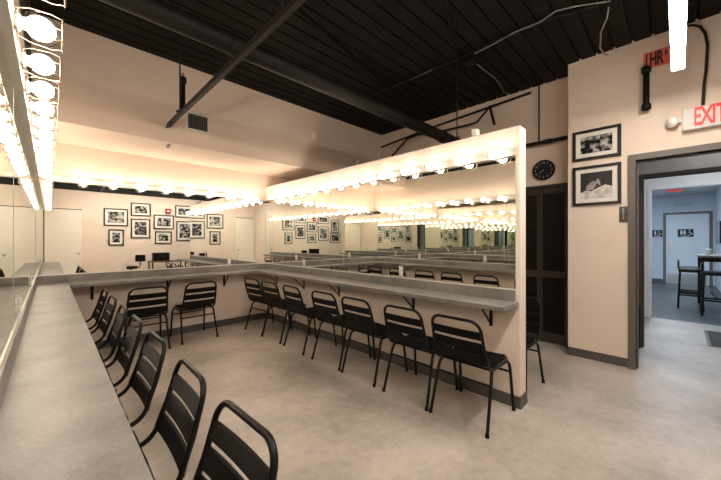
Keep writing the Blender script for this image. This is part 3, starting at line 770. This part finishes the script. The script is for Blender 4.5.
run('ceiling_cable', 'short pale tie on the conduit past the thick pipe', 'cable', [cl(400, 84, .03), cl(432, 70, .03)], .004, M['cable'], None, 'cable_jacket')
run('ceiling_brace', 'thin black diagonal brace under the deck between strut and partition', 'brace', [on_z(291, 3, ZC-.06), on_z(390, 88, ZC-.06)], .018, M['void'], None, 'brace_rod')
jb = tag(empty('junction_box', cl(470, 59, .0)), 'black junction box on the ceiling deck where the cables meet', 'box')
box('box_body', M['black'], -.06, .06, -.06, .06, -.05, .0, parent=jb, bevel=.004)
box('box_cover', M['pipeblack'], -.055, .055, -.055, .055, -.056, -.05, parent=jb)

# wall items on the vent wall
def wall_box(px, py, w, h, label):
    p = on_y(px, py, YU); t = tag(empty('wall_sensor', p), label, 'sensor', 'small white boxes on the vent wall')
    box('sensor_case', M['white'], -w/2, w/2, -.035, 0, -h/2, h/2, parent=t, bevel=.006)
    box('sensor_face', M['signwhite'], -w*.3, w*.3, -.038, -.035, -h*.1, h*.3, parent=t)
wall_box(313, 136.5, .07, .125, 'small white box on the vent wall above the partition corner')
wall_box(357.5, 163, .06, .10, 'small white box low on the vent wall, just over the partition')
a = on_y(185, 115, YU); b = on_y(210, 135, YU); w = b.x-a.x; h = .235
vt = tag(empty('air_vent', ((a.x+b.x)/2, YU, 1.35+1.02*(((240-125)/FPX)*on_y(197, 125, YU).dot(FWD)))), 'white framed air vent with dark upright louvres on the upper wall', 'vent')
q = MB().box(-w/2, w/2, -.014, 0, h/2-.03, h/2).box(-w/2, w/2, -.014, 0, -h/2, -h/2+.03).box(-w/2, -w/2+.03, -.014, 0, -h/2+.03, h/2-.03).box(w/2-.03, w/2, -.014, 0, -h/2+.03, h/2-.03)
q.build('vent_frame', M['white'], vt)
box('vent_back', M['ventdark'], -w/2+.03, w/2-.03, -.003, 0, -h/2+.03, h/2-.03, parent=vt)
q = MB(); ns = 11
for k in range(ns):
    x = -w/2+.03+(w-.06)*(k+.5)/ns; q.prism([(x-.006, -.012), (x-.003, -.012), (x+.006, -.003), (x+.003, -.003)], 'z', -h/2+.03, h/2-.03)
q.build('vent_louvres', M['ventslat'], vt)
sh = tag(empty('fire_sprinkler', on_y(167.5, 146.5, YU-.0)), 'small sprinkler head on the lower edge of the vent wall', 'sprinkler')
MB().lathe([(0, 0), (.020, 0), (.020, .004), (.008, .008), (.008, .05), (0, .05)], (0, 0, 0), (0, -1, 0), 14).build('sprinkler_body', M['steel'], sh)
MB().lathe([(0, .07), (.015, .068), (.015, .071), (0, .073)], (0, 0, 0), (0, -1, 0), 14).build('deflector', M['steel'], sh)
MB().tube([(-.01, -.05, 0), (-.014, -.06, 0), (0, -.07, 0), (.014, -.06, 0), (.01, -.05, 0)], .003, 6).build('yoke', M['steel'], sh)

# ------------------------------------------------------------------ clock, signs, led tube on the east side
cc = on_x(544, 170.3, XR)
CS = .86
ck = tag(empty('wall_clock', cc), 'round black wall clock with pale numerals above the louvred doors', 'clock')
MB().lathe([(0, 0), (.152, 0), (.155, .01), (.153, .03), (.145, .034), (.140, .026)], (0, 0, 0), (-1, 0, 0), 40).build('clock_rim', M['black'], ck)
MB().lathe([(.141, .024), (0, .024)], (0, 0, 0), (-1, 0, 0), 40).build('clock_face', M['clock'], ck)
for k in range(1, 13):
    a = R(90-30*k)
    text('numeral', str(k), M['whiteink'], .038, facing_west(-.0255, -.112*math.cos(a), .112*math.sin(a)), ck, depth=.0005)
def hand(name, ang, l, wd, x):
    a = R(90-ang); dy, dz = -math.cos(a), math.sin(a)
    MB().prism([(-dz*wd-.15*l*dy, dy*wd-.15*l*dz), (dz*wd-.15*l*dy, -dy*wd-.15*l*dz), (dz*wd*.5+l*dy, -dy*wd*.5+l*dz), (-dz*wd*.5+l*dy, dy*wd*.5+l*dz)], 'x', x, x-.001).build(name, M['whiteink'], ck)
ck.scale = (1, CS, CS)
hand('minute_hand', 228, .085, .0025, -.028); hand('hour_hand', 232, .055, .0035, -.0265)

p0 = on_x(643.5, 62, XE); p1 = on_x(685, 50, XE); zc = 1.35 + (240-61.5)/FPX*on_x(646, 61, XE).dot(FWD)
ol = tag(empty('warning_label', (XE, (p0.y+p1.y)/2, zc)), 'orange wall label with black writing behind the hanging tube light', 'label')
w = p0.y-p1.y
box('label_sheet', M['orange'], -.003, 0, -w/2, w/2, -.085, .085, parent=ol)
for chh, px_, sz, sx_ in (('1', 646.6, .185, .42), ('H', 653.3, .185, .42), ('R', 660.0, .185, .42)):
    text('letter', chh, M['ink'], sz, facing_west(-.0035, on_x(px_, 60, XE).y-(p0.y+p1.y)/2, -.004), ol, depth=.0005, sx=sx_, bold=.006)
text('small_letter', 'R', M['ink'], .075, facing_west(-.0035, on_x(666.3, 55, XE).y-(p0.y+p1.y)/2, .03), ol, depth=.0005, sx=.55, bold=.002)

es = tag(empty('exit_sign', (XE, -.19, 1.35+(240-118.5)/FPX*on_x(700, 118, XE).dot(FWD))), 'white exit sign with red letters above the doorway', 'sign')
box('sign_case', M['signface'], -.06, 0, -.19, .165, -.105, .105, parent=es, bevel=.012)
yE = on_x(692.2, 120, XE-.06).y + .19
for chh, dy in (('E', .033), ('X', .091), ('I', .136), ('T', .180)):
    text('exit_letter', chh, M['exitred'], .235, facing_west(-.0615, yE-dy, 0), es, sx=.44 if chh != 'X' else .48, bold=.005)
for s, nm in ((1, 'lamp_head'), (-1, 'lamp_head')):
    lh = MB().lathe([(0, -.035), (.03, -.035), (.045, -.01), (.05, .02), (.047, .03), (.0, .034)], (-.045, s*.225 if s > 0 else -.25, .0), (-.85, .5*s, -.15), 20).build(nm, M['signwhite'], es)
    MB().tube([(-.03, s*.16 if s > 0 else -.185, 0), (-.03, s*.21 if s > 0 else -.235, 0)], .012, 8).build('lamp_arm', M['signwhite'], lh)
run('wall_conduit', 'dark bent conduit running down the wall to the exit sign', 'conduit', [on_x(676, 29, XE-.03), on_x(692, 25, XE-.03), on_x(700, 26.5, XE-.03), on_x(705, 33, XE-.03), on_x(707.5, 45, XE-.03), on_x(706, 70, XE-.03), on_x(704, 85, XE-.03), on_x(702.6, 107, XE-.03)], .011, M['strut'])
bs = tag(empty('room_sign', on_x(623.3, 214.5, XE)), 'small dark brown upright sign beside the door frame', 'sign')
hz = .062*1.7
box('sign_plate', M['brownsign'], -.006, 0, -.034, .034, -hz/1.25, hz/1.25, parent=bs, bevel=.002)
for k, chh in enumerate('EXIT'): text('letter', chh, M['whiteink'], .034, facing_west(-.0065, .0, .050-.030*k), bs, depth=.0005)

LX0, LX1 = .40, 3.80  # near end lengthened out of view to give more ambient light
ld = tag(empty('linear_pendant', ((LX0+LX1)/2, -.0, 2.80)), 'bright white linear tube light hung from the black ceiling', 'light')
L = (LX1-LX0)/2
box('light_housing', M['white'], -L, L, -.042, .042, .012, .05, parent=ld, bevel=.006)
box('light_diffuser', M['led'], -L+.004, L-.004, -.039, .039, -.004, .012, parent=ld)
for x in (-1.5, 0, 1.5): MB().tube([(x, 0, .05), (x, 0, ZC-2.80+.01)], .003, 6).build('hanger_wire', M['steel'], ld)

# ------------------------------------------------------------------ world, camera, render look
wd = bpy.data.worlds.new('World'); S.world = wd; wd.use_nodes = True
bg = wd.node_tree.nodes['Background']; bg.inputs[0].default_value = (.02, .02, .022, 1); bg.inputs[1].default_value = 1.0
cd = bpy.data.cameras.new('Camera'); co = bpy.data.objects.new('Camera', cd); COL.objects.link(co)
co.location = CAM; co.rotation_euler = (R(90), 0, -YAW); cd.sensor_width = 36; cd.lens = 36*FPX/721; cd.clip_start = .01
S.camera = co
S.view_settings.view_transform = 'Standard'; S.view_settings.look = 'None'; S.view_settings.gamma = 1; S.view_settings.use_curve_mapping = False
S.view_settings.exposure = 0.97
cy = S.cycles
cy.max_bounces = 18; cy.diffuse_bounces = 8; cy.glossy_bounces = 14; cy.transmission_bounces = 4; cy.transparent_max_bounces = 24
cy.caustics_reflective = True; cy.caustics_refractive = False; cy.blur_glossy = .5
cy.sample_clamp_indirect = 6.0
cy.use_denoising = True
